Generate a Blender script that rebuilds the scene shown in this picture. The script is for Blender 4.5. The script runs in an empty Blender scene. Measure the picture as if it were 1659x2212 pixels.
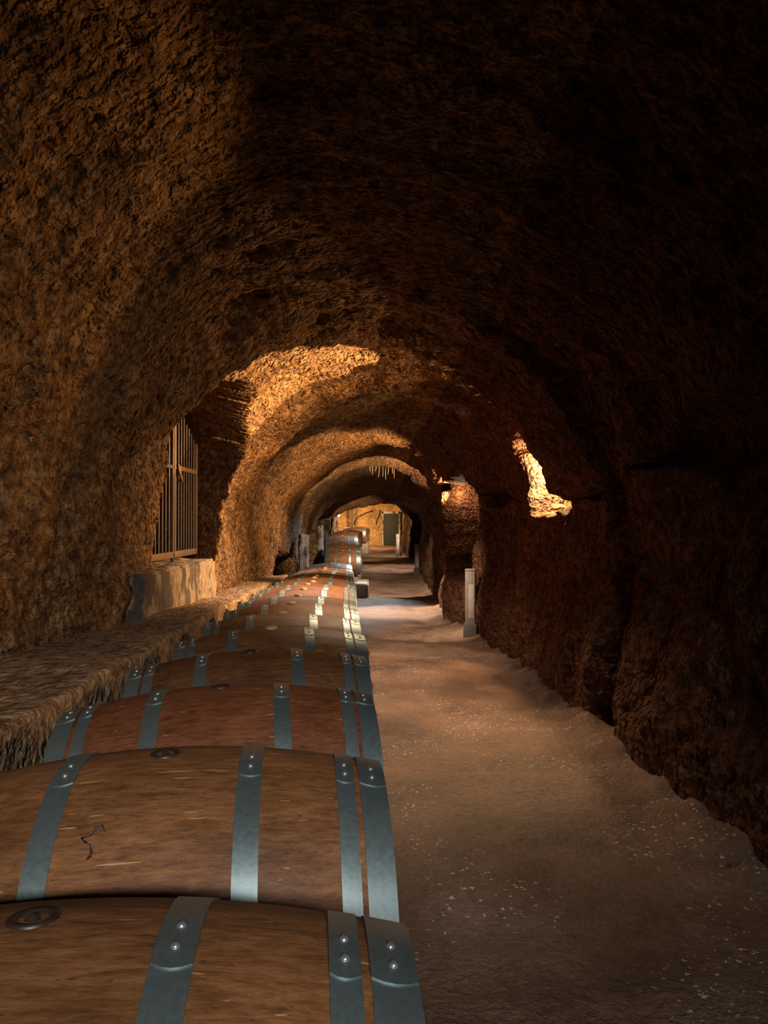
import bpy, bmesh, math, random
import numpy as np
from mathutils import Vector, Matrix

random.seed(7)
SC = bpy.context.scene
COL = SC.collection
CAM_Z = 1.28
F = 1662.0

# ------------------------------------------------------------------ measures
def lerp_tab(tab):
    xs = [a for a, b in tab]; ys = [b for a, b in tab]
    return lambda y: np.interp(y, xs, ys)

_dt = [(-6, 0.0), (0, 0.0)] + [(y, .016*y+.0007*y*y) for y in np.arange(1, 18.6, .5)]
_dt += [(19.3, .52), (20.5, .42), (22.4, .30), (25, .20), (28, .14), (30.5, .12), (33, .04), (37, -.10), (40, -.1)]
drop = lerp_tab(_dt)                       # how far the path lies under the level at the camera
XL = lerp_tab([(-6, -1.72), (9, -1.70), (12, -1.78), (16, -1.92), (20, -1.95), (23, -1.9), (28.6, -1.95), (29.6, -3.2), (37, -3.3), (40, -3.3)])
XRS = lerp_tab([(-6, 1.64), (3, 1.62), (7, 1.52), (7.6, 1.47), (10, 1.30), (11.2, 1.24), (12, 1.02), (13, 1.06), (17, 1.2), (20, 1.22), (23, 1.14), (28, 1.15), (31, 1.0), (40, .95)])
XRB = lerp_tab([(-6, 1.46), (3, 1.44), (5, 1.40), (6.9, 1.33), (8.5, 1.27), (9.8, 1.22), (11.2, 1.18), (12, .95), (13, 1.0), (17.7, 1.2), (22, 1.12), (28, 1.05), (31, .85), (37, .8), (40, .8)])
CROWN = lerp_tab([(-6, 1.85), (0, 1.82), (3, 1.70), (5, 1.52), (6.2, 1.5), (10, 1.38), (14, 1.27), (16.6, 1.19), (17.1, 1.30), (20, 1.2), (22.6, 1.03), (23.1, 1.0), (23.6, 1.15), (27, .82), (28.5, .62), (29.4, .64), (30.2, 1.15), (40, 1.15)])
SPRING = lambda y: CAM_Z - .02 - .45*drop(y)
CX = -.06

# ------------------------------------------------------------------ noise
def _h(i, j, k, s):
    n = (i*374761393 + j*668265263 + k*2147483647 + s*1274126177) & 0xffffffff
    n = ((n ^ (n >> 13)) * 1274126177) & 0xffffffff
    n = ((n ^ (n >> 15)) * 2246822519) & 0xffffffff
    return ((n ^ (n >> 16)) & 0xffff) / 32767.5 - 1.0

def vnoise(p, seed=0):
    i = np.floor(p).astype(np.int64); f = p - i
    u = f*f*(3-2*f)
    r = 0
    for a in (0, 1):
        wa = u[..., 0] if a else 1-u[..., 0]
        for b in (0, 1):
            wb = u[..., 1] if b else 1-u[..., 1]
            for c in (0, 1):
                wc = u[..., 2] if c else 1-u[..., 2]
                r = r + wa*wb*wc*_h(i[..., 0]+a, i[..., 1]+b, i[..., 2]+c, seed)
    return r

def fbm(p, octs=4, seed=0, gain=.5):
    a = 1; r = 0; q = p.copy()
    for o in range(octs):
        r = r + a*vnoise(q, seed+o*17); q = q*2.03+7.7; a *= gain
    return r

def sstep(a, b, x):
    t = np.clip((x-a)/(b-a), 0, 1)
    return t*t*(3-2*t)

def band(x, a, b, e=.04):
    return sstep(a-e, a+e, x)*(1-sstep(b-e, b+e, x))

# ------------------------------------------------------------------ materials
def new_mat(name):
    m = bpy.data.materials.new(name); m.use_nodes = True
    nt = m.node_tree; nt.nodes.clear()
    out = nt.nodes.new('ShaderNodeOutputMaterial'); b = nt.nodes.new('ShaderNodeBsdfPrincipled')
    nt.links.new(b.outputs[0], out.inputs[0])
    return m, nt, b

def N(nt, t, **kw):
    n = nt.nodes.new(t)
    for k, v in kw.items():
        if k in n.inputs.keys(): n.inputs[k].default_value = v
        else: setattr(n, k, v)
    return n

def ramp(nt, fac, stops, interp='LINEAR'):
    r = nt.nodes.new('ShaderNodeValToRGB'); r.color_ramp.interpolation = interp
    e = r.color_ramp.elements
    while len(e) < len(stops): e.new(.5)
    for i, (p, c) in enumerate(stops):
        e[i].position = p
        e[i].color = (c, c, c, 1) if isinstance(c, (int, float)) else (*c, 1)
    nt.links.new(fac, r.inputs[0])
    return r.outputs[0]

def mixc(nt, fac, a, b, mode='MIX'):
    m = nt.nodes.new('ShaderNodeMix'); m.data_type = 'RGBA'; m.blend_type = mode
    for s, v in ((0, fac), (6, a), (7, b)):
        if isinstance(v, bpy.types.NodeSocket): nt.links.new(v, m.inputs[s])
        elif s == 0: m.inputs[0].default_value = v
        else: m.inputs[s].default_value = (*v, 1)
    return m.outputs[2]

def math_(nt, op, a, b=None):
    m = nt.nodes.new('ShaderNodeMath'); m.operation = op
    for i, v in enumerate((a, b)):
        if v is None: continue
        if isinstance(v, bpy.types.NodeSocket): nt.links.new(v, m.inputs[i])
        else: m.inputs[i].default_value = v
    return m.outputs[0]

def mapping(nt, src, scale):
    mp = nt.nodes.new('ShaderNodeMapping'); mp.inputs['Scale'].default_value = scale
    nt.links.new(src, mp.inputs[0]); return mp.outputs[0]

def noise(nt, vec, scale, detail=4, rough=.6):
    n = N(nt, 'ShaderNodeTexNoise', Scale=scale, Detail=detail, Roughness=rough)
    nt.links.new(vec, n.inputs['Vector']); return n.outputs[0]

def bump(nt, h, strength, dist, prev=None):
    b = N(nt, 'ShaderNodeBump', Strength=strength, Distance=dist)
    nt.links.new(h, b.inputs['Height'])
    if prev is not None: nt.links.new(prev, b.inputs['Normal'])
    return b.outputs[0]

def rock_mat(name, dark, mid, light, pits=1.0, groove=True, relief=.10):
    m, nt, b = new_mat(name)
    tc = nt.nodes.new('ShaderNodeTexCoord'); v = tc.outputs['Object']; uv = tc.outputs['UV']
    n1 = noise(nt, v, 1.6, 2); n2 = noise(nt, v, 15, 4, .75)
    c = ramp(nt, n2, [(.36, dark), (.5, mid), (.64, light)])
    c2 = ramp(nt, n1, [(.35, .62), (.65, 1.15)])
    c = mixc(nt, 1.0, c, c2, 'MULTIPLY')
    # near-black colour in the sunken holes, scattered in patches
    vo = N(nt, 'ShaderNodeTexVoronoi', Scale=26.0); nt.links.new(v, vo.inputs['Vector'])
    patch = ramp(nt, noise(nt, v, 2.3, 1), [(.46, 0.0), (.6, 1.0)])
    hole = ramp(nt, vo.outputs['Distance'], [(.14, 1.0), (.3, 0.0)])
    hm = math_(nt, 'MULTIPLY', hole, patch)
    c = mixc(nt, math_(nt, 'MULTIPLY', hm, .85), c, (.02, .012, .008))
    nt.links.new(c, b.inputs['Base Color'])
    b.inputs['Roughness'].default_value = .88
    b.inputs['Specular IOR Level'].default_value = .25
    cr = noise(nt, v, 26, 2.5, .55)
    h = math_(nt, 'MULTIPLY', cr, relief)
    h = math_(nt, 'SUBTRACT', h, math_(nt, 'MULTIPLY', hm, .02*pits))
    if groove:
        g = N(nt, 'ShaderNodeTexNoise', Scale=1.6, Detail=1, Roughness=.5); g.noise_dimensions = '2D'
        nt.links.new(mapping(nt, uv, (3.5, 20, 1)), g.inputs['Vector'])
        h = math_(nt, 'ADD', h, math_(nt, 'MULTIPLY', g.outputs[0], .045))
    nn = bump(nt, h, 1.0, 1.0)
    nt.links.new(nn, b.inputs['Normal'])
    return m

M = {}
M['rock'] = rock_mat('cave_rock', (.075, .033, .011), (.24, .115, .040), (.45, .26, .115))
M['rock_red'] = rock_mat('cave_rock_right', (.040, .013, .005), (.135, .047, .017), (.26, .115, .05))  # redder rock, with the right wall's shade darkened into the colour
M['ledge'] = rock_mat('ledge_stone', (.13, .07, .035), (.30, .18, .09), (.45, .31, .19), .4, False, .045)
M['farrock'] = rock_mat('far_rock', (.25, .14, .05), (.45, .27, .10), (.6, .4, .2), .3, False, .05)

def plaster_mat(name, base, stain):
    m, nt, b = new_mat(name)
    v = nt.nodes.new('ShaderNodeTexCoord').outputs['Object']
    n = noise(nt, mapping(nt, v, (2.5, 2.5, .9)), 2.4, 5, .65)
    s = ramp(nt, n, [(.44, stain), (.52, base)])
    f = ramp(nt, noise(nt, v, 22, 4, .7), [(.3, .6), (.7, 1.2)])
    nt.links.new(mixc(nt, 1.0, s, f, 'MULTIPLY'), b.inputs['Base Color'])
    b.inputs['Roughness'].default_value = .9
    nt.links.new(bump(nt, noise(nt, mapping(nt, v, (1, 1, .5)), 25, 6, .7), 1.0, .02), b.inputs['Normal'])
    return m
M['plaster'] = plaster_mat('weathered_plaster', (.36, .25, .15), (.10, .07, .05))
M['pier'] = plaster_mat('grey_pier', (.42, .36, .32), (.10, .08, .07))
M['block'] = plaster_mat('pale_block', (.50, .40, .32), (.38, .29, .22))

def floor_mat():
    m, nt, b = new_mat('packed_dirt')
    v = nt.nodes.new('ShaderNodeTexCoord').outputs['Object']
    big = noise(nt, v, 1.1, 4, .65); fine = noise(nt, v, 30, 4, .75)
    c = ramp(nt, big, [(.33, (.10, .050, .028)), (.5, (.26, .145, .088)), (.68, (.40, .25, .165))])
    c = mixc(nt, 1.0, c, ramp(nt, fine, [(.25, .55), (.75, 1.25)]), 'MULTIPLY')
    wn = N(nt, 'ShaderNodeTexNoise', Scale=55.0, Detail=1.0); nt.links.new(v, wn.inputs['Vector'])
    ws = N(nt, 'ShaderNodeVectorMath', operation='SCALE'); nt.links.new(wn.outputs['Color'], ws.inputs[0]); ws.inputs['Scale'].default_value = .028
    wa = N(nt, 'ShaderNodeVectorMath', operation='ADD'); nt.links.new(v, wa.inputs[0]); nt.links.new(ws.outputs[0], wa.inputs[1])
    vo = N(nt, 'ShaderNodeTexVoronoi', Scale=50.0, Randomness=1.0); nt.links.new(wa.outputs[0], vo.inputs['Vector'])
    sx = nt.nodes.new('ShaderNodeSeparateColor'); nt.links.new(vo.outputs['Color'], sx.inputs[0])
    chosen = ramp(nt, sx.outputs[0], [(.50, 0.0), (.52, 1.0)])
    patch = ramp(nt, noise(nt, v, 1.0, 2), [(.47, 0.0), (.55, 1.0)])
    sz = math_(nt, 'LESS_THAN', vo.outputs['Distance'], math_(nt, 'MULTIPLY', sx.outputs[1], .40))
    peb_glint = math_(nt, 'MULTIPLY', math_(nt, 'MULTIPLY', sz, chosen), patch)
    c = mixc(nt, peb_glint, c, (.85, .74, .60))  # pale pebbles, their glints painted in as a bright colour
    nt.links.new(c, b.inputs['Base Color'])
    nt.links.new(ramp(nt, big, [(.35, .42), (.6, .72)]), b.inputs['Roughness'])
    nn = bump(nt, math_(nt, 'ADD', math_(nt, 'MULTIPLY', fine, .026), math_(nt, 'MULTIPLY', peb_glint, .003)), 1.0, 1.0)
    nt.links.new(nn, b.inputs['Normal'])
    return m
M['floor'] = floor_mat()

def wood_mat(name, c1, c2, c3):
    m, nt, b = new_mat(name)
    tc = nt.nodes.new('ShaderNodeTexCoord'); v = tc.outputs['Object']
    oi = nt.nodes.new('ShaderNodeObjectInfo')
    add = N(nt, 'ShaderNodeVectorMath', operation='ADD'); nt.links.new(v, add.inputs[0])
    sc = N(nt, 'ShaderNodeVectorMath', operation='SCALE'); cmb = nt.nodes.new('ShaderNodeCombineXYZ')
    for k in range(3): nt.links.new(math_(nt, 'MULTIPLY', oi.outputs['Random'], 17.0), cmb.inputs[k])
    nt.links.new(cmb.outputs[0], add.inputs[1]); v = add.outputs[0]
    grain = noise(nt, mapping(nt, v, (4.0, 24, 24)), 4.0, 5, .8)
    blot = noise(nt, mapping(nt, v, (1.2, 2.2, 2.2)), 3.0, 3, .7)
    c = ramp(nt, grain, [(.28, c1), (.5, c2), (.75, c3)])
    c = mixc(nt, 1.0, c, ramp(nt, blot, [(.3, .55), (.55, .95), (.75, 1.2)]), 'MULTIPLY')
    speck = noise(nt, mapping(nt, v, (8, 30, 30)), 5.0, 4, .6)
    c = mixc(nt, ramp(nt, speck, [(.64, 0.0), (.7, .65)]), c, (.02, .012, .008))
    streak = noise(nt, mapping(nt, v, (2.2, 60, 60)), 2.2, 2, .5)
    c = mixc(nt, ramp(nt, streak, [(.71, 0.0), (.72, .8)]), c, (.48, .27, .12))
    vary = ramp(nt, oi.outputs['Random'], [(0, .72), (1, 1.2)])
    c = mixc(nt, 1.0, c, vary, 'MULTIPLY')
    nt.links.new(c, b.inputs['Base Color'])
    nt.links.new(ramp(nt, blot, [(.3, .5), (.7, .68)]), b.inputs['Roughness'])
    b.inputs['Specular IOR Level'].default_value = .35
    nt.links.new(bump(nt, grain, .35, .004), b.inputs['Normal'])
    return m
M['wood'] = wood_mat('barrel_oak', (.06, .021, .007), (.185, .070, .022), (.29, .135, .050))
M['wood_red'] = wood_mat('barrel_oak_red', (.07, .020, .007), (.21, .062, .021), (.32, .115, .042))
M['stavehead'] = wood_mat('barrel_head_oak', (.10, .05, .02), (.24, .13, .06), (.34, .2, .1))

def metal_mat(name, col, rough, var=True):
    m, nt, b = new_mat(name)
    v = nt.nodes.new('ShaderNodeTexCoord').outputs['Object']
    n = noise(nt, v, 5, 2, .6); n2 = noise(nt, v, 90, 2, .6)
    c = ramp(nt, n, [(.3, tuple(x*.82 for x in col)), (.6, col), (.75, tuple(min(1, x*1.06) for x in col))])
    c = mixc(nt, 1.0, c, ramp(nt, n2, [(.3, .93), (.6, 1.03)]), 'MULTIPLY')
    nt.links.new(c, b.inputs['Base Color']); b.inputs['Metallic'].default_value = .8
    nt.links.new(ramp(nt, n2, [(.3, rough-.02), (.7, rough+.04)]), b.inputs['Roughness'])
    nt.links.new(bump(nt, n2, .06, .002), b.inputs['Normal'])
    return m
M['hoop'] = metal_mat('galvanised_hoop', (.28, .34, .33), .44)
M['rivet'] = metal_mat('rivet_steel', (.6, .6, .58), .22)
M['iron'] = metal_mat('rusty_iron', (.17, .105, .065), .6)
M['ironbar'] = metal_mat('dark_iron', (.10, .085, .075), .5)

def flat_mat(name, col, rough=.7, metal=0.0, emit=None):
    m, nt, b = new_mat(name)
    v = nt.nodes.new('ShaderNodeTexCoord').outputs['Object']
    c = mixc(nt, 1.0, col, ramp(nt, noise(nt, v, 12, 5), [(.3, .75), (.7, 1.1)]), 'MULTIPLY')
    nt.links.new(c, b.inputs['Base Color']); b.inputs['Roughness'].default_value = rough
    b.inputs['Metallic'].default_value = metal
    if emit:
        b.inputs['Emission Color'].default_value = (*emit[0], 1); b.inputs['Emission Strength'].default_value = emit[1]
    return m
M['bung_dark'] = flat_mat('stained_bung', (.035, .02, .014), .45)
M['bung_tan'] = flat_mat('tan_bung', (.55, .28, .12), .6)
M['post'] = flat_mat('painted_post', (.36, .30, .235), .5)
M['panel'] = flat_mat('post_panel', (.62, .48, .43), .35)
M['postbase'] = flat_mat('post_base_concrete', (.12, .095, .07), .9)
M['cable'] = flat_mat('dark_cable', (.015, .012, .01), .6)
M['door'] = flat_mat('green_black_door', (.010, .013, .009), .7)
M['root'] = flat_mat('pale_root', (.5, .33, .2), .8)
M['timber'] = flat_mat('old_rail_timber', (.11, .07, .045), .85)
M['lamp'] = flat_mat('glowing_lamp', (1, .85, .6), .4, 0, ((1, .72, .38), 26.0))
M['lampbody'] = flat_mat('lamp_housing', (.08, .07, .06), .5)

# ------------------------------------------------------------------ mesh helpers
def link(name, me, mat, parent=None, smooth=True):
    o = bpy.data.objects.new(name, me); COL.objects.link(o)
    if mat: me.materials.append(mat)
    if parent: o.parent = parent
    if smooth:
        me.polygons.foreach_set('use_smooth', [True]*len(me.polygons))
    me.update(); return o

def bm_obj(name, bm, mat, parent=None, smooth=True, sharp=None):
    bmesh.ops.recalc_face_normals(bm, faces=bm.faces)
    me = bpy.data.meshes.new(name); bm.to_mesh(me); bm.free()
    o = link(name, me, mat, parent, smooth)
    if sharp: me.set_sharp_from_angle(angle=math.radians(sharp))
    return o

def grid_mesh(name, P, UV, mat, flip=False):
    """P: rows x cols x 3 array"""
    R, C = P.shape[:2]
    me = bpy.data.meshes.new(name)
    a = np.arange((R-1)*(C-1)); r = a // (C-1); c = a % (C-1)
    v0 = r*C+c
    q = np.stack([v0, v0+1, v0+C+1, v0+C], 1)
    if flip: q = q[:, ::-1]
    me.vertices.add(R*C); me.vertices.foreach_set('co', P.reshape(-1).astype(np.float32))
    me.loops.add(q.size); me.loops.foreach_set('vertex_index', q.reshape(-1).astype(np.int32))
    me.polygons.add(len(q)); me.polygons.foreach_set('loop_start', (np.arange(len(q))*4).astype(np.int32))
    me.polygons.foreach_set('loop_total', np.full(len(q), 4, np.int32))
    me.update(calc_edges=True)
    if UV is not None:
        l = me.uv_layers.new(name='UVMap')
        l.data.foreach_set('uv', UV.reshape(-1, 2)[q.reshape(-1)].reshape(-1).astype(np.float32))
    me.validate()
    return link(name, me, mat)

def tag(o, label=None, cat=None, group=None, kind=None):
    if label: o['label'] = label
    if cat: o['category'] = cat
    if group: o['group'] = group
    if kind: o['kind'] = kind
    return o

def empty(name, loc, rot=(0, 0, 0)):
    o = bpy.data.objects.new(name, None); COL.objects.link(o)
    o.location = loc; o.rotation_euler = rot; o.empty_display_size = .1
    return o

def box_bm(x0, x1, y0, y1, z0, z1, bev=.004, bm=None):
    bm = bm or bmesh.new()
    r = bmesh.ops.create_cube(bm, size=1)
    for v in r['verts']:
        v.co = Vector(((x0+x1)/2+v.co.x*(x1-x0), (y0+y1)/2+v.co.y*(y1-y0), (z0+z1)/2+v.co.z*(z1-z0)))
    if bev:
        es = {e for v in r['verts'] for e in v.link_edges}
        bmesh.ops.bevel(bm, geom=list(es), offset=bev, segments=2, affect='EDGES', profile=.5)
    return bm

def rough_box(name, x0, x1, y0, y1, z0, z1, mat, amp=.012, res=.04, parent=None, seed=1):
    bm = bmesh.new(); r = bmesh.ops.create_cube(bm, size=1)
    for v in r['verts']:
        v.co = Vector(((x0+x1)/2+v.co.x*(x1-x0), (y0+y1)/2+v.co.y*(y1-y0), (z0+z1)/2+v.co.z*(z1-z0)))
    L = max(x1-x0, y1-y0, z1-z0)
    bmesh.ops.bevel(bm, geom=list(bm.edges), offset=min(.02, .15*min(x1-x0, y1-y0, z1-z0)), segments=2, affect='EDGES')
    for it in range(7):
        long = [e for e in bm.edges if e.calc_length() > res]
        if not long: break
        bmesh.ops.subdivide_edges(bm, edges=long, cuts=1, use_grid_fill=True)
        if len(bm.verts) > 14000: break
    bmesh.ops.triangulate(bm, faces=[f for f in bm.faces if len(f.verts) > 4])
    bm.normal_update()
    P = np.array([v.co[:] for v in bm.verts])
    d = fbm(P*9, 3, seed)*amp + fbm(P*2.5, 2, seed+5)*amp*1.3
    for v, k in zip(bm.verts, d): v.co += v.normal*float(k)
    return bm_obj(name, bm, mat, parent)

def tube_bm(pts, rad, seg=8, bm=None):
    bm = bm or bmesh.new(); rings = []
    n = len(pts)
    for i, p in enumerate(pts):
        p = Vector(p)
        t = (Vector(pts[min(i+1, n-1)])-Vector(pts[max(i-1, 0)])).normalized()
        a = t.orthogonal().normalized() if abs(t.z) < .9 else Vector((1, 0, 0))
        a = (a-t*a.dot(t)).normalized(); b = t.cross(a)
        r = rad[i] if isinstance(rad, (list, tuple)) else rad
        rings.append([bm.verts.new(p+(a*math.cos(2*math.pi*k/seg)+b*math.sin(2*math.pi*k/seg))*r) for k in range(seg)])
    for i in range(n-1):
        for k in range(seg):
            bm.faces.new((rings[i][k], rings[i][(k+1) % seg], rings[i+1][(k+1) % seg], rings[i+1][k]))
    bm.faces.new(rings[0]); bm.faces.new(rings[-1])
    return bm

# ------------------------------------------------------------------ the cave shell
def crev_line(y):
    return np.interp(y, [1.5, 3, 5.9, 7.5, 9, 12, 14], [.62, .44, .19, .09, .24, .52, .56])
def crev_w(y):
    return np.interp(y, [1.5, 3, 6, 8, 12, 14], [.12, .10, .06, .045, .035, .02])

def build_shell():
    ys = list(np.arange(-4.5, .6, .09))
    y = .6
    while y < 37.2:
        ys.append(y); y *= 1.0085
        if 27 < y < 31: y -= 0
    for e, w in ((5.72, .05), (7.62, .05), (6.75, .05), (7.52, .05), (10.35, .08), (11.95, .08)):
        ys += list(np.arange(e-w, e+w, .011))
    ys = np.array(sorted(ys)); ys = ys[np.concatenate([[True], np.diff(ys) > .004])]
    nl, na, nr = 120, 400, 200
    P = []
    for y in ys:
        xl, xs, xb, cr, sp, fl = XL(y), XRS(y), XRB(y), CROWN(y), SPRING(y), -drop(y)
        top = CAM_Z+cr
        t = np.linspace(0, 1, nl, endpoint=False)
        zl = (fl-.15)+(sp-(fl-.15))*t
        a = np.stack([xl + .0*t, zl], 1)
        th = np.linspace(math.pi, 0, na)
        hw = np.where(np.cos(th) < 0, CX-xl, xs-CX)
        pw = 1.0
        b = np.stack([CX+hw*np.cos(th), sp+(top-sp)*np.sin(th)], 1)
        t = np.linspace(0, 1, nr+1)[1:]
        zr = sp+((fl-.15)-sp)*t
        xr = xs+(xb-xs)*sstep(0, 1, t)
        c = np.stack([xr, zr], 1)
        P.append(np.concatenate([a, b, c]))
    P = np.array(P)                                    # rows x cols x 2 (x, z)
    R, C = P.shape[:2]
    Y = np.repeat(ys[:, None], C, 1)
    X = P[..., 0]; Z = P[..., 1]
    # outward direction
    dx = X-CX; dz = np.maximum(Z-SPRING(Y), 0)
    ln = np.sqrt(dx*dx+dz*dz)+1e-6; nx = dx/ln; nz = dz/ln
    # arc length for the grooves
    seg = np.sqrt(np.diff(X, axis=1)**2+np.diff(Z, axis=1)**2)
    S = np.concatenate([np.zeros((R, 1)), np.cumsum(seg, 1)], 1)
    Q = np.stack([X, Y, Z], -1)
    floor_fade = sstep(-.1, .35, Z+drop(Y))
    side = np.where(X < 0, 1.0, 1.0)
    d = fbm(Q*.8, 3, 3)*.10
    d += fbm(Q*2.6, 4, 11)*.045
    ch = fbm(np.stack([S*1.6, Y*7.0, S*0], -1), 4, 31, .6)
    d += ch*.022
    near = 1/(1+np.maximum(Y-10, 0)*.08)
    d += fbm(Q*11, 3, 51, .6)*.014*near
    pit = fbm(Q*15, 2, 77); pmask = sstep(.0, .5, fbm(Q*1.5, 2, 91))
    d += sstep(.15, .5, pit)*.018*pmask*near
    d += fbm(Q*24, 2, 61, .6)*.010*near
    # stretches of the right wall hang in lumps
    rl = (X > .6)*band(Z, .2, 2.4, .3)
    d += rl*fbm(Q*np.array([1.6, 1.6, 2.2]), 3, 101)*.05
    d *= (.35+.65*floor_fade)
    # recesses, all pushed straight sideways or upward
    zr = Z-CAM_Z
    jag = fbm(Q*5, 3, 121)*.05
    gz = np.interp(Y, [5.7, 6.0, 6.35, 6.9, 7.4, 7.7], [1.04, 1.13, 1.10, .95, .76, .62])
    gate = band(Y+0*jag, 5.72, 7.62, .03)*(X < -.3)*sstep(-.42, -.37, zr+jag*.3)*(1-sstep(gz-.03, gz+.03, zr+jag*.3))
    n1c = .45
    n1 = band(Y+jag*1.3, 6.75, 7.52, .03)*(X > .5)*sstep(.04, .12, zr+jag)*(1-sstep(.70, .78, zr+jag))
    n2 = band(Y+jag*.5, 10.35, 11.95, .05)*(X > .5)*sstep(-.95, -.8, zr+jag)*(1-sstep(.58, .66, zr+jag))
    cw = crev_w(Y)*(1+1.2*fbm(np.stack([Y*2, X*0, X*0], -1), 2, 141))
    cc = crev_line(Y)+.05*fbm(np.stack([Y*3, X*0, X*0], -1), 2, 151)
    cre = (X > .5)*(1-sstep(cw*.6, cw*1.2, np.abs(zr-cc)))*band(Y, .2, 13.5, .3)
    zz = Z+drop(Y)
    lo1 = band(Y+jag*2, 13.0, 16.4, .12)*(X < -.4)*(1-sstep(.95, 1.1, zz+jag*2))
    lo2 = band(Y+jag*2, 19.3, 21.4, .1)*(X < -.4)*(1-sstep(1.25, 1.4, zz+jag*2))
    lo3 = band(Y+jag*2, 22.6, 27.2, .1)*(X < -.4)*(1-sstep(1.45, 1.65, zz+jag*2))
    rp = band(Y+jag*2, 23.8, 28.6, .12)*(X > .4)*(1-sstep(1.55, 1.75, zz+jag*2))
    px = X + nx*d - 1.9*gate + .42*n1 + .5*n2 + .16*cre*(1-n1)*(1-band(Y, 7.3, 8.6, .15)) - .9*lo1 - .8*lo2 - .8*lo3 + 2.2*rp
    pz = Z + nz*d + .55*gate*sstep(.2, .9, zr)
    py = Y + .95*gate*sstep(5.9, 7.3, Y)
    G = np.stack([px, py, pz], -1)
    UV = np.stack([S, Y], -1)
    c1 = nl+int(na*.36); c2 = nl+int(na*.64)
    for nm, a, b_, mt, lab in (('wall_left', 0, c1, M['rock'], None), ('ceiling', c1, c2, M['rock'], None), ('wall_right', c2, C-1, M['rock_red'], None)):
        o = grid_mesh(nm, G[:, a:b_+1], UV[:, a:b_+1], mt)
        o['kind'] = 'structure'
build_shell()

def build_floor():
    ys = list(np.arange(-4.5, .8, .06)); y = .8
    while y < 37.4: ys.append(y); y *= 1.009
    xs = np.linspace(-3.6, 3.6, 330)
    X, Y = np.meshgrid(xs, np.array(ys))
    Q = np.stack([X, Y, X*0], -1)
    h = fbm(Q*1.2, 3, 5)*.016+fbm(Q*5, 4, 9)*.007+fbm(Q*19, 2, 13)*.0028
    edge = sstep(-.3, .12, X-XRB(Y))
    h += edge*.06*(1+fbm(Q*6, 3, 19))*(Y < 23.5)
    # worn rut along the path
    rut = np.exp(-((X-(.55+.1*np.sin(Y*.7)))/.1)**2)*.012
    G = np.stack([X, Y, -drop(Y)+h-rut], -1)
    o = grid_mesh('floor', G, np.stack([X, Y], -1), M['floor'])
    o['kind'] = 'structure'
build_floor()

def grid_wall(name, x0, x1, z0, z1, y, mat, amp, n=160, flip=False):
    X, Z = np.meshgrid(np.linspace(x0, x1, n), np.linspace(z0, z1, n))
    Q = np.stack([X, X*0+y, Z], -1)
    d = fbm(Q*1.2, 3, 33)*amp+fbm(Q*6, 3, 37)*amp*.25
    G = np.stack([X, y+d, Z], -1)
    o = grid_mesh(name, G, np.stack([X, Z], -1), mat, flip); o['kind'] = 'structure'; return o
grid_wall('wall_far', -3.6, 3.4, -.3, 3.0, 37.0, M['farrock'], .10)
grid_wall('wall_back', -2.4, 2.4, -.4, 3.7, -4.45, M['rock'], .08, 90, True)

# ledge behind the barrels
def ledge_x(y): return -.965-.047*y
def build_ledge():
    ys = np.concatenate([np.arange(-1.5, .8, .05), [.8*1.012**k for k in range(231)]])
    ys = ys[ys < 12.6]
    prof = []
    for t in np.linspace(0, 1, 46): prof.append((0, -.08+t*.80, 0))
    for k in range(1, 8):
        a = k/8*math.pi/2; prof.append((-.03*(1-math.cos(a)), .72+.03*math.sin(a)-.03*0, 1))
    for t in np.linspace(.02, 1, 40): prof.append((-.03-t*.95, .75, 2))
    pr = np.array([(a, b) for a, b, c in prof]); kind = np.array([c for a, b, c in prof])
    Y = np.repeat(ys[:, None], len(pr), 1)
    fl = -drop(Y)
    X = ledge_x(Y)+pr[None, :, 0]; Z = fl+pr[None, :, 1]-.025
    Q = np.stack([X, Y, Z], -1)
    d = fbm(Q*2.2, 3, 201)*.022+fbm(Q*7, 3, 211, .5)*.008
    d2 = d + .03*np.clip(fbm(Q*1.4, 2, 221), -1, .4)
    X = X+np.where(kind[None] < 2, d*1.1, 0)
    Z = Z+np.where(kind[None] > 0, d2, 0)
    # end cap: pull the last rows inwards
    G = np.stack([X, Y, Z], -1)
    last = G[-1:].copy(); last[..., 2] = -1.2; last[..., 1] += .03
    G = np.concatenate([G, last], 0)
    UV = np.stack([G[..., 0]+G[..., 2], G[..., 1]], -1)
    o = grid_mesh('trim_1', G, UV, M['ledge'], True); o['kind'] = 'structure'
build_ledge()
sill = rough_box('trim_2', -2.25, -1.58, 5.05, 7.22, .50, .925, M['plaster'], .014, .03)
sill['kind'] = 'structure'

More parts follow.
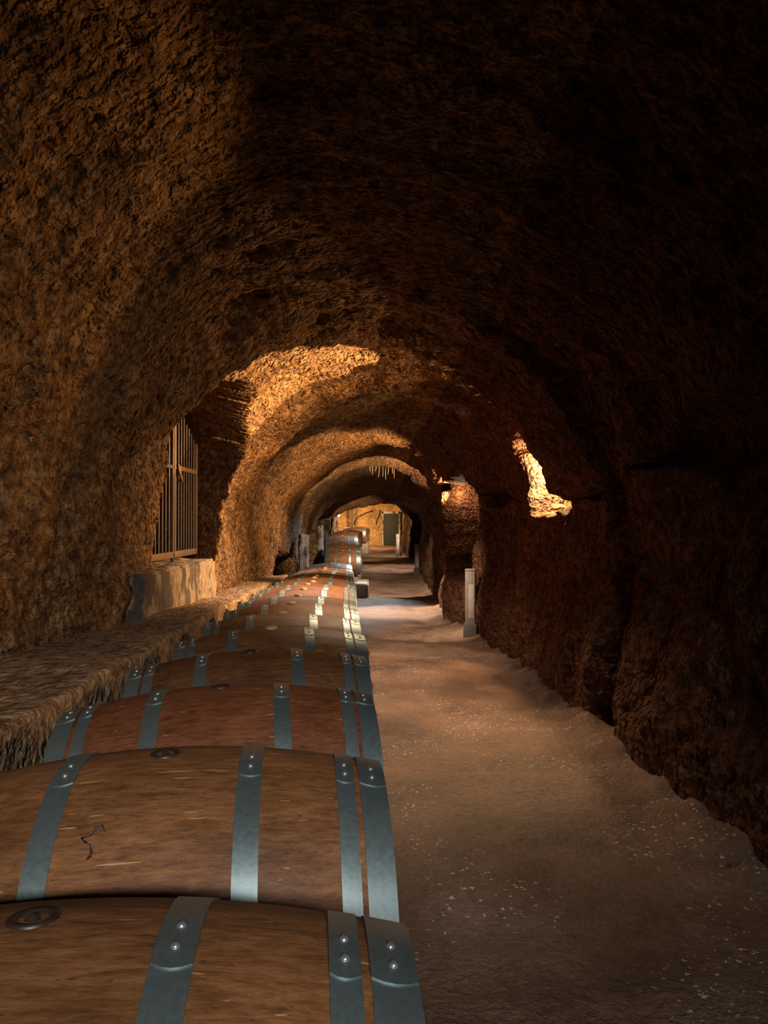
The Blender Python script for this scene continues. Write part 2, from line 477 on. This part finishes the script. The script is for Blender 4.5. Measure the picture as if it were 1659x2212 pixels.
# ------------------------------------------------------------------ iron gate
def build_gate():
    gx, z0, z1 = -1.86, .955, 2.45
    root = empty('iron_gate', (gx, 6.7, .93))
    tag(root, 'rusty barred iron double gate in the arched opening of the left rock wall', 'gate')
    def part(nm, bm, mt, par): 
        o = bm_obj(nm, bm, mt, par, True, 40)
        return o
    def loc(bm):
        for v in bm.verts: v.co -= Vector((gx, 6.7, .93))
        return bm
    for (ya, yb, nb) in ((5.74, 6.755, 9), (6.775, 7.60, 8)):
        bm = box_bm(gx-.02, gx+.02, ya, yb, z0, z0+.055, .003)
        box_bm(gx-.018, gx+.018, ya, ya+.03, z0, z1, .003, bm)
        box_bm(gx-.018, gx+.018, yb-.03, yb, z0, z1, .003, bm)
        box_bm(gx-.018, gx+.018, ya, yb, z1-.03, z1, .003, bm)
        fr = part('gate_leaf', loc(bm), M['iron'], root)
        for k in range(nb):
            yy = ya+(yb-ya)*(k+1)/(nb+1)
            part('bar', loc(tube_bm([(gx, yy, z0+.04), (gx, yy, z1-.02)], .0065, 8)), M['ironbar'], fr)
        if ya > 6.7:
            part('crossbar', loc(box_bm(gx-.012, gx+.022, ya+.02, yb-.02, 1.735, 1.775, .003)), M['iron'], fr)
        else:
            part('crossbar', loc(box_bm(gx-.012, gx+.022, ya+.02, yb-.02, 1.735, 1.765, .003)), M['ironbar'], fr)
    bm = bmesh.new()
    pts = [(0, 0, 0), (0, .03, .012), (0, .075, -.03), (0, .15, -.105), (0, .16, -.15), (0, .09, -.12), (0, .02, -.05)]
    vs = [bm.verts.new(Vector(p)+Vector((gx+.03, 6.80, 1.78))) for p in pts]
    f = bm.faces.new(vs); r = bmesh.ops.extrude_face_region(bm, geom=[f])
    for v in [g for g in r['geom'] if isinstance(g, bmesh.types.BMVert)]: v.co.x += .012
    part('latch_plate', loc(bm), M['iron'], root)
    bm = box_bm(gx-.01, gx+.02, 6.735, 6.765, .86, .99, .002)
    part('drop_bolt', loc(bm), M['ironbar'], root)
build_gate()

# ------------------------------------------------------------------ barrels
BL, BR, HR = .472, .350, .292
def brad(x):
    u = abs(x)/BL
    return HR+(BR-HR)*(1-u**2.0)

def stave_body():
    bm = bmesh.new(); ns, per = 30, 4; seg = ns*per
    xs = np.linspace(-BL, BL, 49)
    prof = [(x, brad(x)) for x in xs]
    inner = [(BL-.002, HR-.022), (BL-.035, HR-.03)]
    full = [(-a, b) for a, b in inner[::-1]]+prof+inner
    rings = []
    for (x, r) in full:
        ring = []
        for k in range(seg):
            a = 2*math.pi*k/seg
            rr = r-(.0016 if k % per == 0 and abs(x) <= BL else 0)
            ring.append(bm.verts.new((x, math.sin(a)*rr, math.cos(a)*rr)))
        rings.append(ring)
    for i in range(len(rings)-1):
        for k in range(seg):
            bm.faces.new((rings[i][k], rings[i][(k+1) % seg], rings[i+1][(k+1) % seg], rings[i+1][k]))
    me = bpy.data.meshes.new('stave_body'); bmesh.ops.recalc_face_normals(bm, faces=bm.faces); bm.to_mesh(me); bm.free()
    return me

def head_mesh(s):
    bm = bmesh.new()
    for k in range(9):
        w = (HR-.029)*2/9; x0 = -(HR-.029)+k*w; x1 = x0+w
        def zz(u): return math.sqrt(max((HR-.028)**2-u*u, 0))
        n = 5; top = []; 
        us = [x0+.0008+(x1-x0-.0016)*i/n for i in range(n+1)]
        for sx in (s*(BL-.045), s*(BL-.030)):
            top.append([bm.verts.new((sx, u, zz(u))) for u in us]+[bm.verts.new((sx, u, -zz(u))) for u in us[::-1]])
        bm.faces.new(top[0]); bm.faces.new(top[1])
        m = len(top[0])
        for i in range(m):
            bm.faces.new((top[0][i], top[0][(i+1) % m], top[1][(i+1) % m], top[1][i]))
    bmesh.ops.remove_doubles(bm, verts=bm.verts, dist=1e-5)
    me = bpy.data.meshes.new('head'); bmesh.ops.recalc_face_normals(bm, faces=bm.faces); bm.to_mesh(me); bm.free()
    return me

# a = angle round the barrel, 0 = top, positive towards the camera (-Y)
PLATE0, PLATE1 = math.radians(-14), math.radians(17)
def hoop_mesh(x0, x1):
    bm = bmesh.new(); seg = 120; n = 5
    def shell(a0, a1, off, th, nseg, closed, endcurve=0):
        rows = []
        for i in range(nseg+(0 if closed else 1)):
            t = i/nseg
            row = []
            for side in (0, 1):
                for j in range(n):
                    u = j/(n-1); x = x0+(x1-x0)*u
                    a = a0+(a1-a0)*t
                    if endcurve and i == nseg: a += endcurve*(1-(2*u-1)**2)
                    r = brad(x)+off+(th if side else 0)
                    row.append(bm.verts.new((x, -math.sin(a)*r, math.cos(a)*r)))
            rows.append(row)
        m = len(rows)
        for i in range(m if closed else m-1):
            A = rows[i]; B = rows[(i+1) % m]
            for side in (0, 1):
                for j in range(n-1):
                    k = side*n+j
                    bm.faces.new((A[k], A[k+1], B[k+1], B[k]))
            bm.faces.new((A[0], A[n], B[n], B[0])); bm.faces.new((A[n-1], A[2*n-1], B[2*n-1], B[n-1]))
        if not closed:
            for A in (rows[0], rows[-1]):
                for j in range(n-1): bm.faces.new((A[j], A[j+1], A[n+j+1], A[n+j]))
    shell(0, 2*math.pi, -.0005, .0026, seg, True)
    shell(PLATE0, PLATE1, .0015, .0026, 12, False, math.radians(1.3))
    me = bpy.data.meshes.new('hoop'); bmesh.ops.recalc_face_normals(bm, faces=bm.faces); bm.to_mesh(me); bm.free()
    return me

def rivet_mesh(x, a):
    bm = bmesh.new(); r = brad(x)+.004
    nrm = Vector((0, -math.sin(a), math.cos(a))); c = nrm*r+Vector((x, 0, 0)); c += nrm*0
    t = Vector((1, 0, 0)); b = nrm.cross(t)
    rings = []
    for (rad, h) in ((.0062, -.001), (.006, .0012), (.0048, .0034), (.0026, .0048)):
        rings.append([bm.verts.new(c+t*math.cos(k*math.pi/6)*rad+b*math.sin(k*math.pi/6)*rad+nrm*h) for k in range(12)])
    for i in range(3):
        for k in range(12): bm.faces.new((rings[i][k], rings[i][(k+1) % 12], rings[i+1][(k+1) % 12], rings[i+1][k]))
    bm.faces.new(rings[-1])
    me = bpy.data.meshes.new('rivet'); bmesh.ops.recalc_face_normals(bm, faces=bm.faces); bm.to_mesh(me); bm.free()
    return me

def bung_mesh(ring):
    bm = bmesh.new()
    prof = ([(.031, -.006), (.0315, .001), (.028, .0035), (.022, .002), (.019, -.002), (.012, -.003), (.006, .002), (.002, .006)] if ring else
            [(.030, -.006), (.030, .004), (.027, .011), (.020, .014), (.008, .0145), (.002, .0145)])
    rings = []
    for rad, h in prof:
        rings.append([bm.verts.new((math.cos(k*math.pi/14)*rad, math.sin(k*math.pi/14)*rad, BR+h)) for k in range(28)])
    for i in range(len(rings)-1):
        for k in range(28): bm.faces.new((rings[i][k], rings[i][(k+1) % 28], rings[i+1][(k+1) % 28], rings[i+1][k]))
    bm.faces.new(rings[-1])
    me = bpy.data.meshes.new('bung'); bmesh.ops.recalc_face_normals(bm, faces=bm.faces); bm.to_mesh(me); bm.free()
    return me

def setmat(me, m):
    me.materials.append(m); me.polygons.foreach_set('use_smooth', [True]*len(me.polygons)); return me
ME_BODY = setmat(stave_body(), M['wood']); 
ME_BODY2 = ME_BODY.copy(); ME_BODY2.materials[0] = M['wood_red']
ME_HEAD = [setmat(head_mesh(s), M['stavehead']) for s in (-1, 1)]
HX = [(-.4725, -.416), (-.405, -.367), (-.212, -.164), (.164, .212), (.367, .405), (.416, .4725)]
ME_HOOP = [setmat(hoop_mesh(a, b), M['hoop']) for a, b in HX]
for me in ME_HOOP+ME_HEAD: me.set_sharp_from_angle(angle=math.radians(35))
ME_RIV = [[setmat(rivet_mesh((a+b)/2, math.radians(t)), M['rivet']) for t in (5.5, 12.5)] for a, b in HX]
ME_BUNG = [setmat(bung_mesh(True), M['bung_dark']), setmat(bung_mesh(False), M['bung_tan'])]

def ob(name, me, parent):
    o = bpy.data.objects.new(name, me); COL.objects.link(o); o.parent = parent; return o

def proto(ring, rivets, red=False):
    r = empty('barrel', (0, 0, 0))
    ob('staves', ME_BODY2 if red else ME_BODY, r)
    for me in ME_HEAD: ob('head', me, r)
    for i, me in enumerate(ME_HOOP):
        h = ob('hoop', me, r)
        if rivets:
            for rm in ME_RIV[i]: ob('rivet', rm, h)
    ob('bung', ME_BUNG[0 if ring else 1], r)
    return r
PROTO = {}
def get_barrel(key):
    if key not in PROTO:
        PROTO[key] = proto(*key); return PROTO[key]
    src = PROTO[key]
    r = src.copy(); COL.objects.link(r)
    for ch in list(src.children):
        c = ch.copy(); COL.objects.link(c); c.parent = r
        for g in list(ch.children):
            d = g.copy(); COL.objects.link(d); d.parent = c
    return r

def place(key, xr, y, ztop, yaw, roll, tilt, label, group):
    b = get_barrel(key)
    yaw = math.radians(yaw)
    cx = xr-BL*math.cos(yaw)
    b.location = (cx, y, ztop-BR)
    # tilt rolls the barrel about its own axis; roll lowers its left end
    Rm = Matrix.Rotation(yaw, 4, 'Z') @ Matrix.Rotation(-math.radians(roll), 4, 'Y') @ Matrix.Rotation(math.radians(tilt), 4, 'X')
    b.rotation_euler = Rm.to_euler()
    tag(b, label, 'barrel', group)
    last_barrel[0] = b
    return b
last_barrel = [None]

D = lambda y: .48+.016*y+.0007*y*y
YS = [.93, 1.68, 2.41, 3.15, 3.92, 4.72, 5.50, 6.27, 7.02, 7.75, 8.48, 9.22, 9.97, 10.72, 11.47, 12.22, 12.97, 13.72, 14.5, 15.28, 16.05, 16.85, 17.65, 18.45]
LAB = [
 'nearest barrel, cut off at the bottom edge, dark bung at the left edge',
 'second barrel from the camera, brown, knot mark left of centre, bright lower hoops',
 'third barrel from the camera, redder wood with one long pale scratch left of its bung',
 'fourth barrel from the camera, brown wood with short pale scratches right of the bung',
 'fifth barrel from the camera, first one with a tan raised bung',
 'sixth barrel from the camera, plain brown with a small tan bung',
 'seventh barrel from the camera in the long row',
 'eighth barrel from the camera in the long row',
 'ninth barrel from the camera in the long row',
 'tenth barrel from the camera in the long row',
 'eleventh barrel from the camera in the long row',
 'twelfth barrel from the camera in the long row',
 'thirteenth barrel from the camera in the long row',
 'fourteenth barrel from the camera in the long row',
 'fifteenth barrel from the camera in the long row',
 'tenth barrel from the far end of the long row',
 'ninth barrel from the far end of the long row',
 'eighth barrel from the far end of the long row',
 'seventh barrel from the far end of the long row',
 'sixth barrel from the far end of the long row',
 'fifth barrel from the far end of the long row',
 'fourth barrel from the far end of the long row, pale in cool light',
 'second to last barrel at the far end of the long row',
 'last and palest barrel at the far end of the long row']
LAB[21] = 'third barrel from the far end of the long row, pale in cool light'
LAB[20] = 'fourth barrel from the far end of the long row'
LAB[19] = 'fifth barrel from the far end of the long row'
LAB[18] = 'sixth barrel from the far end of the long row'
LAB[17] = 'seventh barrel from the far end of the long row'
LAB[16] = 'eighth barrel from the far end of the long row'
LAB[15] = 'ninth barrel from the far end of the long row'
rnd = random.Random(5); SECOND = None
for i, y in enumerate(YS):
    key = (i < 4, i < 13, i == 2)
    yaw = [5, 6, 8, 8, 8, 7][i] if i < 6 else rnd.uniform(3, 7)
    roll = [1.0, 1.2, 1.6, 1.8, 1.2, .4][i] if i < 6 else rnd.uniform(-.3, 1.0)
    tilt = [-6, 0, -2, 1, 0, -1][i] if i < 6 else rnd.uniform(-5, 5)
    xr = .08-.047*y+(rnd.uniform(-.012, .012) if i > 3 else [.005, -.0, 0, 0][i])
    place(key, xr, y, CAM_Z-D(y)+rnd.uniform(-.006, .006), yaw, roll, tilt, LAB[i], 'wine barrels in the long row along the left ledge')
    if i == 1: SECOND = last_barrel[0]
# the knot on the second barrel
def on_barrel(x, deg, h=.0):
    a = math.radians(deg); r = brad(x)+h
    return Vector((x, -math.sin(a)*r, math.cos(a)*r))
kp = [(-.045, 38.5), (-.052, 36.5), (-.062, 37), (-.072, 39.5), (-.085, 40.2), (-.078, 41.5), (-.066, 42.5), (-.062, 45), (-.068, 47), (-.060, 46)]
bm_obj('knot', tube_bm([on_barrel(x-.03, a) for x, a in kp], [.001, .0022, .003, .0022, .0035, .003, .002, .0028, .002, .001], 6), M['bung_dark'], SECOND)
G2 = 'wine barrels raised on the stone plinth past the long row'
for i, (y, dd, px, lab) in enumerate([(20.6, .80, 777.5, 'nearest of the raised barrels past the long row, its whole right end hoops showing'),
                                      (21.42, .66, 776, 'second raised barrel past the long row, orange-brown'),
                                      (22.2, .57, 774, 'third raised barrel past the long row'),
                                      (23.1, .44, 772, 'farthest of the raised barrels past the long row, top bright in cool light')]):
    place((False, False, False), (px-829)/F*y, y, CAM_Z-dd, 4, 0, rnd.uniform(-3, 3), lab, G2)
G3 = 'distant wine barrels before the end wall'
for i, (y, dd, px, lab) in enumerate([(27.6, .37, 774, 'distant barrel, nearest of the middle distant three'),
                                      (28.35, .36, 777.5, 'distant barrel, second of the middle distant three'),
                                      (29.1, .35, 780.5, 'distant barrel, last of the middle distant three')]):
    place((False, False, False), (px-829)/F*y, y, CAM_Z-dd, -6, 0, 0, lab, G3)
for i, (y, dd, px, lab) in enumerate([(32.2, .26, 791, 'farthest row of three barrels, the one nearest the camera'),
                                      (32.95, .25, 794, 'farthest row of three barrels, the one in the middle'),
                                      (33.7, .245, 797, 'farthest row of three barrels, the one nearest the end wall')]):
    place((False, False, False), (px-829)/F*y, y, CAM_Z-dd, -6, 0, 0, lab, G3)

# long timber rails that carry the row
def rail(name, off, label):
    bm = bmesh.new(); rows = []
    rr = brad(.28)
    for y in np.linspace(.3, 18.9, 60):
        xc = .08-.047*y-BL+off
        zt = CAM_Z-D(y)-BR-rr-.022; zb = -float(drop(y))-.03
        rows.append([bm.verts.new((xc+dx, y, z)) for dx, z in ((-.04, zb), (-.04, zt), (.04, zt), (.04, zb))])
    for a, b in zip(rows, rows[1:]):
        for k in range(4): bm.faces.new((a[k], a[(k+1) % 4], b[(k+1) % 4], b[k]))
    bm.faces.new(rows[0]); bm.faces.new(rows[-1])
    o = bm_obj(name, bm, M['timber'], None, False)
    tag(o, label, 'rail', 'timber rails under the long row')
rail('support_rail', .28, 'timber rail under the long row of barrels, the one beside the path')
rail('support_rail', -.28, 'timber rail under the long row of barrels, the one beside the ledge')

# plinths
def plinth(name, x0, x1, pts, label, n=61):
    """pts: (y, top z)"""
    bm = bmesh.new(); rows = []
    ys = np.linspace(pts[0][0], pts[-1][0], n); zt = np.interp(ys, [p[0] for p in pts], [p[1] for p in pts])
    for y, z in zip(ys, zt):
        zb = -float(drop(y))-.1; col = []
        for k in range(9): col.append((x1, y, zb+(z-zb)*k/8))
        for k in range(1, 14): col.append((x1+(x0-x1)*k/13, y, z))
        for k in range(1, 4): col.append((x0, y, z+(zb-z)*k/3))
        rows.append([bm.verts.new(c) for c in col])
    for a, b in zip(rows, rows[1:]):
        for k in range(len(a)): k2 = (k+1) % len(a); bm.faces.new((a[k], a[k2], b[k2], b[k]))
    bm.faces.new(rows[0]); bm.faces.new(rows[-1])
    bmesh.ops.triangulate(bm, faces=[f for f in bm.faces if len(f.verts) > 4])
    P = np.array([v.co[:] for v in bm.verts]); d = fbm(P*5, 3, 301)*.018
    for v, k in zip(bm.verts, d): v.co.x += float(k); v.co.y += float(k)*.5
    o = bm_obj(name, bm, M['block'], None, False)
    tag(o, label, 'plinth'); return o
BT = lambda dd: CAM_Z-dd-2*BR+.003
plinth('stone_plinth', -1.75, -.66, [(20.2, BT(.80)), (21.0, BT(.80)), (21.03, BT(.66)), (21.8, BT(.66)), (21.83, BT(.57)), (22.62, BT(.57)), (22.65, BT(.44)), (23.5, BT(.44))], 'sloping stone plinth carrying the four raised barrels')
plinth('stone_plinth', -1.72, -.84, [(27.2, BT(.37)), (28.35, BT(.37)), (29.5, BT(.37))], 'stone plinth under the middle distant barrels')
plinth('stone_plinth', -2.0, -.66, [(31.8, BT(.26)), (32.9, BT(.26)), (34.1, BT(.26))], 'stone plinth under the farthest barrels')
blk = rough_box('stone_block', -.80, -.47, 17.9, 19.4, -.56, -.20, M['block'], .02, .05)
# set beside the row end
for v in blk.data.vertices: v.co.x += .09
tag(blk, 'pale rough stone block on the path at the far right end of the long row', 'block')

# ------------------------------------------------------------------ light posts
def post(px, y, w, h, lab, ppanel=True):
    x = (px-829)/F*y; z = -float(drop(y))
    r = empty('light_post', (x, y, z), (0, 0, math.radians(-14)))
    tag(r, lab, 'light post', 'square light posts along the right wall')
    b = w/2
    bm_obj('base', box_bm(-b-.022, b+.022, -b-.022, b+.022, -.03, .20, .008), M['postbase'], r, True, 40)
    bm_obj('shaft', box_bm(-b, b, -b, b, .20, h-.02, .005), M['post'], r, True, 40)
    bm_obj('cap', box_bm(-b-.003, b+.003, -b-.003, b+.003, h-.02, h, .003), M['post'], r, True, 40)
    bm_obj('panel', box_bm(-b+.045, b-.012, -b-.004, -b+.01, .27, h-.19, .002), M['panel'], r, True, 40)
    return r
post(1016, 9.8, .125, .89, 'square pale light post on the path beside the right wall, largest of the three')
post(901, 22.4, .135, .89, 'dark light post before the side passage, middle of the three')
post(859.5, 30.4, .14, .88, 'farthest light post, bright narrow face, near the end wall')

# ------------------------------------------------------------------ piers, roots, far things
def pier(x, y, w, z0, z1, lab, seed):
    o = rough_box('stone_pier', x-w/2, x+w/2, y-w*.6, y+w*.6, z0, z1, M['pier'], .02, .04, None, seed)
    tag(o, lab, 'pier', 'whitened stone piers on the left'); return o
pier(-1.74, 16.7, .20, -.55, .98, 'nearest whitened stone pier past the end of the ledge', 3)
pier(-1.80, 21.7, .17, -.45, 1.15, 'second whitened stone pier, left of the raised barrels', 4)
pier(-1.85, 25.0, .16, -.35, 1.30, 'third whitened stone pier, left behind the raised barrels', 5)
pier(-1.78, 28.0, .18, -.3, 1.42, 'farthest whitened stone pier, left of the distant barrels', 6)

def ceil_z(x, y):
    sp = SPRING(y); top = CAM_Z+CROWN(y); xs = XRS(y); xl = XL(y)
    u = (x-CX)/((xs-CX) if x > CX else (CX-xl))
    return float(sp+(top-sp)*math.sqrt(max(0, 1-u*u)))
def root_thing(px, y, L, lab, grp):
    x = (px-829)/F*y; z = ceil_z(x, y)+.10
    pts = [(x, y, z), (x+rnd.uniform(-.01, .01), y, z-.1-L*.5), (x+rnd.uniform(-.02, .02), y, z-.1-L)]
    o = bm_obj('hanging_root', tube_bm(pts, [.011, .008, .003], 6), M['root'])
    tag(o, lab, 'root', grp)
for k, px in enumerate([799, 804, 811, 818, 826, 833, 838, 846, 851]):
    root_thing(px, 16.55+rnd.uniform(-.1, .1), [.12, .2, .14, .26, .24, .3, .2, .16, .24][k], 'thin pale root hanging from the lit ceiling arch in the row of nine', 'pale roots hanging from the lit arch')
for k, px in enumerate([858, 872, 881]):
    root_thing(px, 22.9, [.2, .14, .18][k], 'short pale root hanging from the second arch near the right side', 'short roots hanging from the second arch')

d1 = bm_obj('door_1', box_bm(-.02, .70, 36.72, 36.80, .05, 1.62, .01), M['door'], None, True, 40); d1['kind'] = 'structure'
fr = box_bm(-.10, -.02, 36.66, 36.84, .02, 1.72, .01); box_bm(.70, .78, 36.66, 36.84, .02, 1.72, .01, fr); box_bm(-.10, .78, 36.66, 36.84, 1.62, 1.72, .01, fr)
fr = bm_obj('door_frame', fr, M['pier'], d1, True, 40)
def far(px, py, y=36.75): return ((px-829)/F*y, y, CAM_Z-(py-1125)/F*y)
o = bm_obj('wall_cable', tube_bm([far(766, 1133), far(766.5, 1126), far(771, 1119), far(779, 1113), far(790, 1108), far(805, 1103)], .022, 8), M['cable'])
tag(o, 'dark cable curving across the orange end wall', 'cable')
o = bm_obj('wall_cable', tube_bm([far(812, 1133), far(813.5, 1124), far(818, 1114), far(821, 1102)], .026, 8), M['cable'])
tag(o, 'short dark cable hanging on the end wall beside the dark door', 'cable')
bm = box_bm(-1.56, -1.46, 36.2, 36.3, float(-drop(36)), 2.34, .01)
o = bm_obj('dark_pole', bm, M['cable'], None, True, 40); tag(o, 'dark upright pole in front of the end wall behind the farthest barrels', 'pole')
o = rough_box('low_wall', -2.6, -1.2, 35.4, 35.9, 0, .72, M['ledge'], .02, .08); tag(o, 'low dark stone wall below the end wall lamp', 'wall')
lx, ly, lz = far(731, 1113, 34.8)
lp = empty('wall_lamp', (lx, ly, lz)); tag(lp, 'small glowing lamp high at the left of the end chamber', 'lamp')
bm = bmesh.new(); bmesh.ops.create_uvsphere(bm, u_segments=16, v_segments=10, radius=.06); bm_obj('bulb', bm, M['lamp'], lp)
bm_obj('bracket', tube_bm([(0, 0, .05), (-.1, .05, .2), (-.5, .1, .3)], .015, 8), M['lampbody'], lp)

# ------------------------------------------------------------------ lights
WARM = (1, .60, .27); WARM2 = (1, .70, .42); COOL = (.80, .92, 1.0); NEU = (1, .80, .62)
def spot(loc, target, power, col, ang, blend=.4, rad=.03):
    l = bpy.data.lights.new('spot', 'SPOT'); l.energy = power; l.color = col; l.spot_size = math.radians(ang); l.spot_blend = blend; l.shadow_soft_size = rad
    o = bpy.data.objects.new('cave_spot', l); COL.objects.link(o); o.location = loc
    o.rotation_euler = (Vector(target)-Vector(loc)).to_track_quat('-Z', 'Y').to_euler(); return o
def point(loc, power, col, rad=.03):
    l = bpy.data.lights.new('point', 'POINT'); l.energy = power; l.color = col; l.shadow_soft_size = rad
    o = bpy.data.objects.new('cave_point', l); COL.objects.link(o); o.location = loc; return o
def area(loc, target, power, col, sx, sy):
    l = bpy.data.lights.new('area', 'AREA'); l.energy = power; l.color = col; l.shape = 'RECTANGLE'; l.size = sx; l.size_y = sy
    o = bpy.data.objects.new('cave_area', l); COL.objects.link(o); o.location = loc
    o.rotation_euler = (Vector(target)-Vector(loc)).to_track_quat('-Z', 'Y').to_euler(); return o

# lamps hidden in the right wall's recesses and crevice, plus added spots without fixtures
point((1.66, 7.36, CAM_Z+.52), 120, WARM)
spot((1.56, 7.25, CAM_Z+.46), (1.56, 7.6, CAM_Z+.42), 120, (1, .8, .5), 130, .5, .02)
spot((0, 15.2, 2.0), (-1.72, 16.7, .55), 160, NEU, 22, .6)  # added unseen spot that brightens the nearest pier
spot((1.40, 6.95, CAM_Z+.46), (-1.05, 6.6, CAM_Z+1.16), 1300, WARM, 36, .12, .015)
spot((1.36, 7.0, CAM_Z+.44), (-1.8, 7.6, CAM_Z-.15), 900, WARM, 90, .9, .015)
spot((1.42, 3.7, CAM_Z+.44), (-1.5, 2.7, CAM_Z+.62), 80, WARM, 58, .4, .03)
point((1.16, 11.80, CAM_Z+.42), 10, WARM2)
spot((1.10, 11.75, CAM_Z+.40), (-1.7, 12.6, CAM_Z+.8), 480, WARM, 100, .6)
spot((1.15, 14.6, CAM_Z+.1), (-.45, 16.3, CAM_Z+1.1), 420, WARM2, 60, .5)  # extra unseen lamp added for the lit ceiling arch
spot((1.15, 15.3, CAM_Z+.2), (-1.9, 17.6, CAM_Z+.2), 560, NEU, 76, .5)  # neutral spot added to brighten the left wall past the ledge
spot((.0, 6.6, 2.62), (.25, 5.0, 0), 330, WARM2, 62, 1.0, .08)           # added spot without a fixture, down onto the path
spot((-.1, 9.0, 2.5), (.80, 10.6, -.1), 560, NEU, 46, .8)                # added spot: pool on the path by the corner and post
spot((-.7, 8.2, 2.5), (-.8, 8.0, .6), 260, NEU, 110, .9).data.specular_factor = .35               # added unseen spot over the middle of the row
spot((-.8, 12.8, 2.3), (-.9, 13.0, .4), 260, NEU, 110, .9).data.specular_factor = .5  # another added spot, over the far half of the row
spot((.2, 14.6, 2.2), (.35, 14.0, -.4), 800, NEU, 70, .7)  # unseen spot added to whiten the floor past the corner
spot((-.2, 19.6, 2.0), (-1.0, 17.4, .2), 420, COOL, 64, .6)
spot((.3, 17.2, 2.1), (.1, 19.6, -.4), 520, NEU, 60, .6)
spot((.3, 19.2, 1.9), (-1.1, 21.3, .5), 260, NEU, 60, .6)
spot((.0, 23.4, 2.0), (-1.2, 22.9, .8), 300, COOL, 60, .6)
spot((.2, 24.2, 2.0), (.2, 24.4, -.2), 300, NEU, 80, .7)
spot((.1, 25.6, 1.8), (-1.1, 28.2, .8), 420, WARM2, 70, .7)  # added from the front to light the middle distant barrels
spot((.5, 29.5, 1.7), (.3, 31.0, .2), 200, NEU, 100, .7)
spot((.1, 30.6, 2.0), (-1.0, 32.9, .8), 420, WARM2, 60, .7)  # added from the front to light the farthest barrels
point((lx+.2, ly-.2, lz), 160, WARM)
spot((-.6, 33.0, 2.0), (-.9, 37, 1.0), 700, WARM, 110, .8)
ent = area((.5, -2.5, 2.30), (-.60, 2.4, .6), 14, (.95, .98, 1), 1.9, .18)   # light of the entrance behind the camera
ent.data.spread = math.radians(48)

w = bpy.data.worlds.new('cave_dark'); SC.world = w; w.use_nodes = True
w.node_tree.nodes['Background'].inputs[0].default_value = (0, 0, 0, 1)
w.node_tree.nodes['Background'].inputs[1].default_value = 0

# ------------------------------------------------------------------ camera
cd = bpy.data.cameras.new('camera'); cd.sensor_fit = 'VERTICAL'; cd.sensor_height = 24; cd.lens = 24*F/2212
cd.clip_start = .02; cd.clip_end = 100
cam = bpy.data.objects.new('camera', cd); COL.objects.link(cam)
cam.location = (0, 0, CAM_Z); cam.rotation_euler = (math.radians(90)+math.atan(19/F), 0, 0)
SC.camera = cam
SC.view_settings.view_transform = 'Standard'; SC.view_settings.look = 'None'
SC.view_settings.exposure = 0; SC.view_settings.gamma = 1; SC.view_settings.use_curve_mapping = False
SC.cycles.max_bounces = 4; SC.cycles.diffuse_bounces = 1; SC.cycles.glossy_bounces = 2
SC.cycles.adaptive_threshold = .05
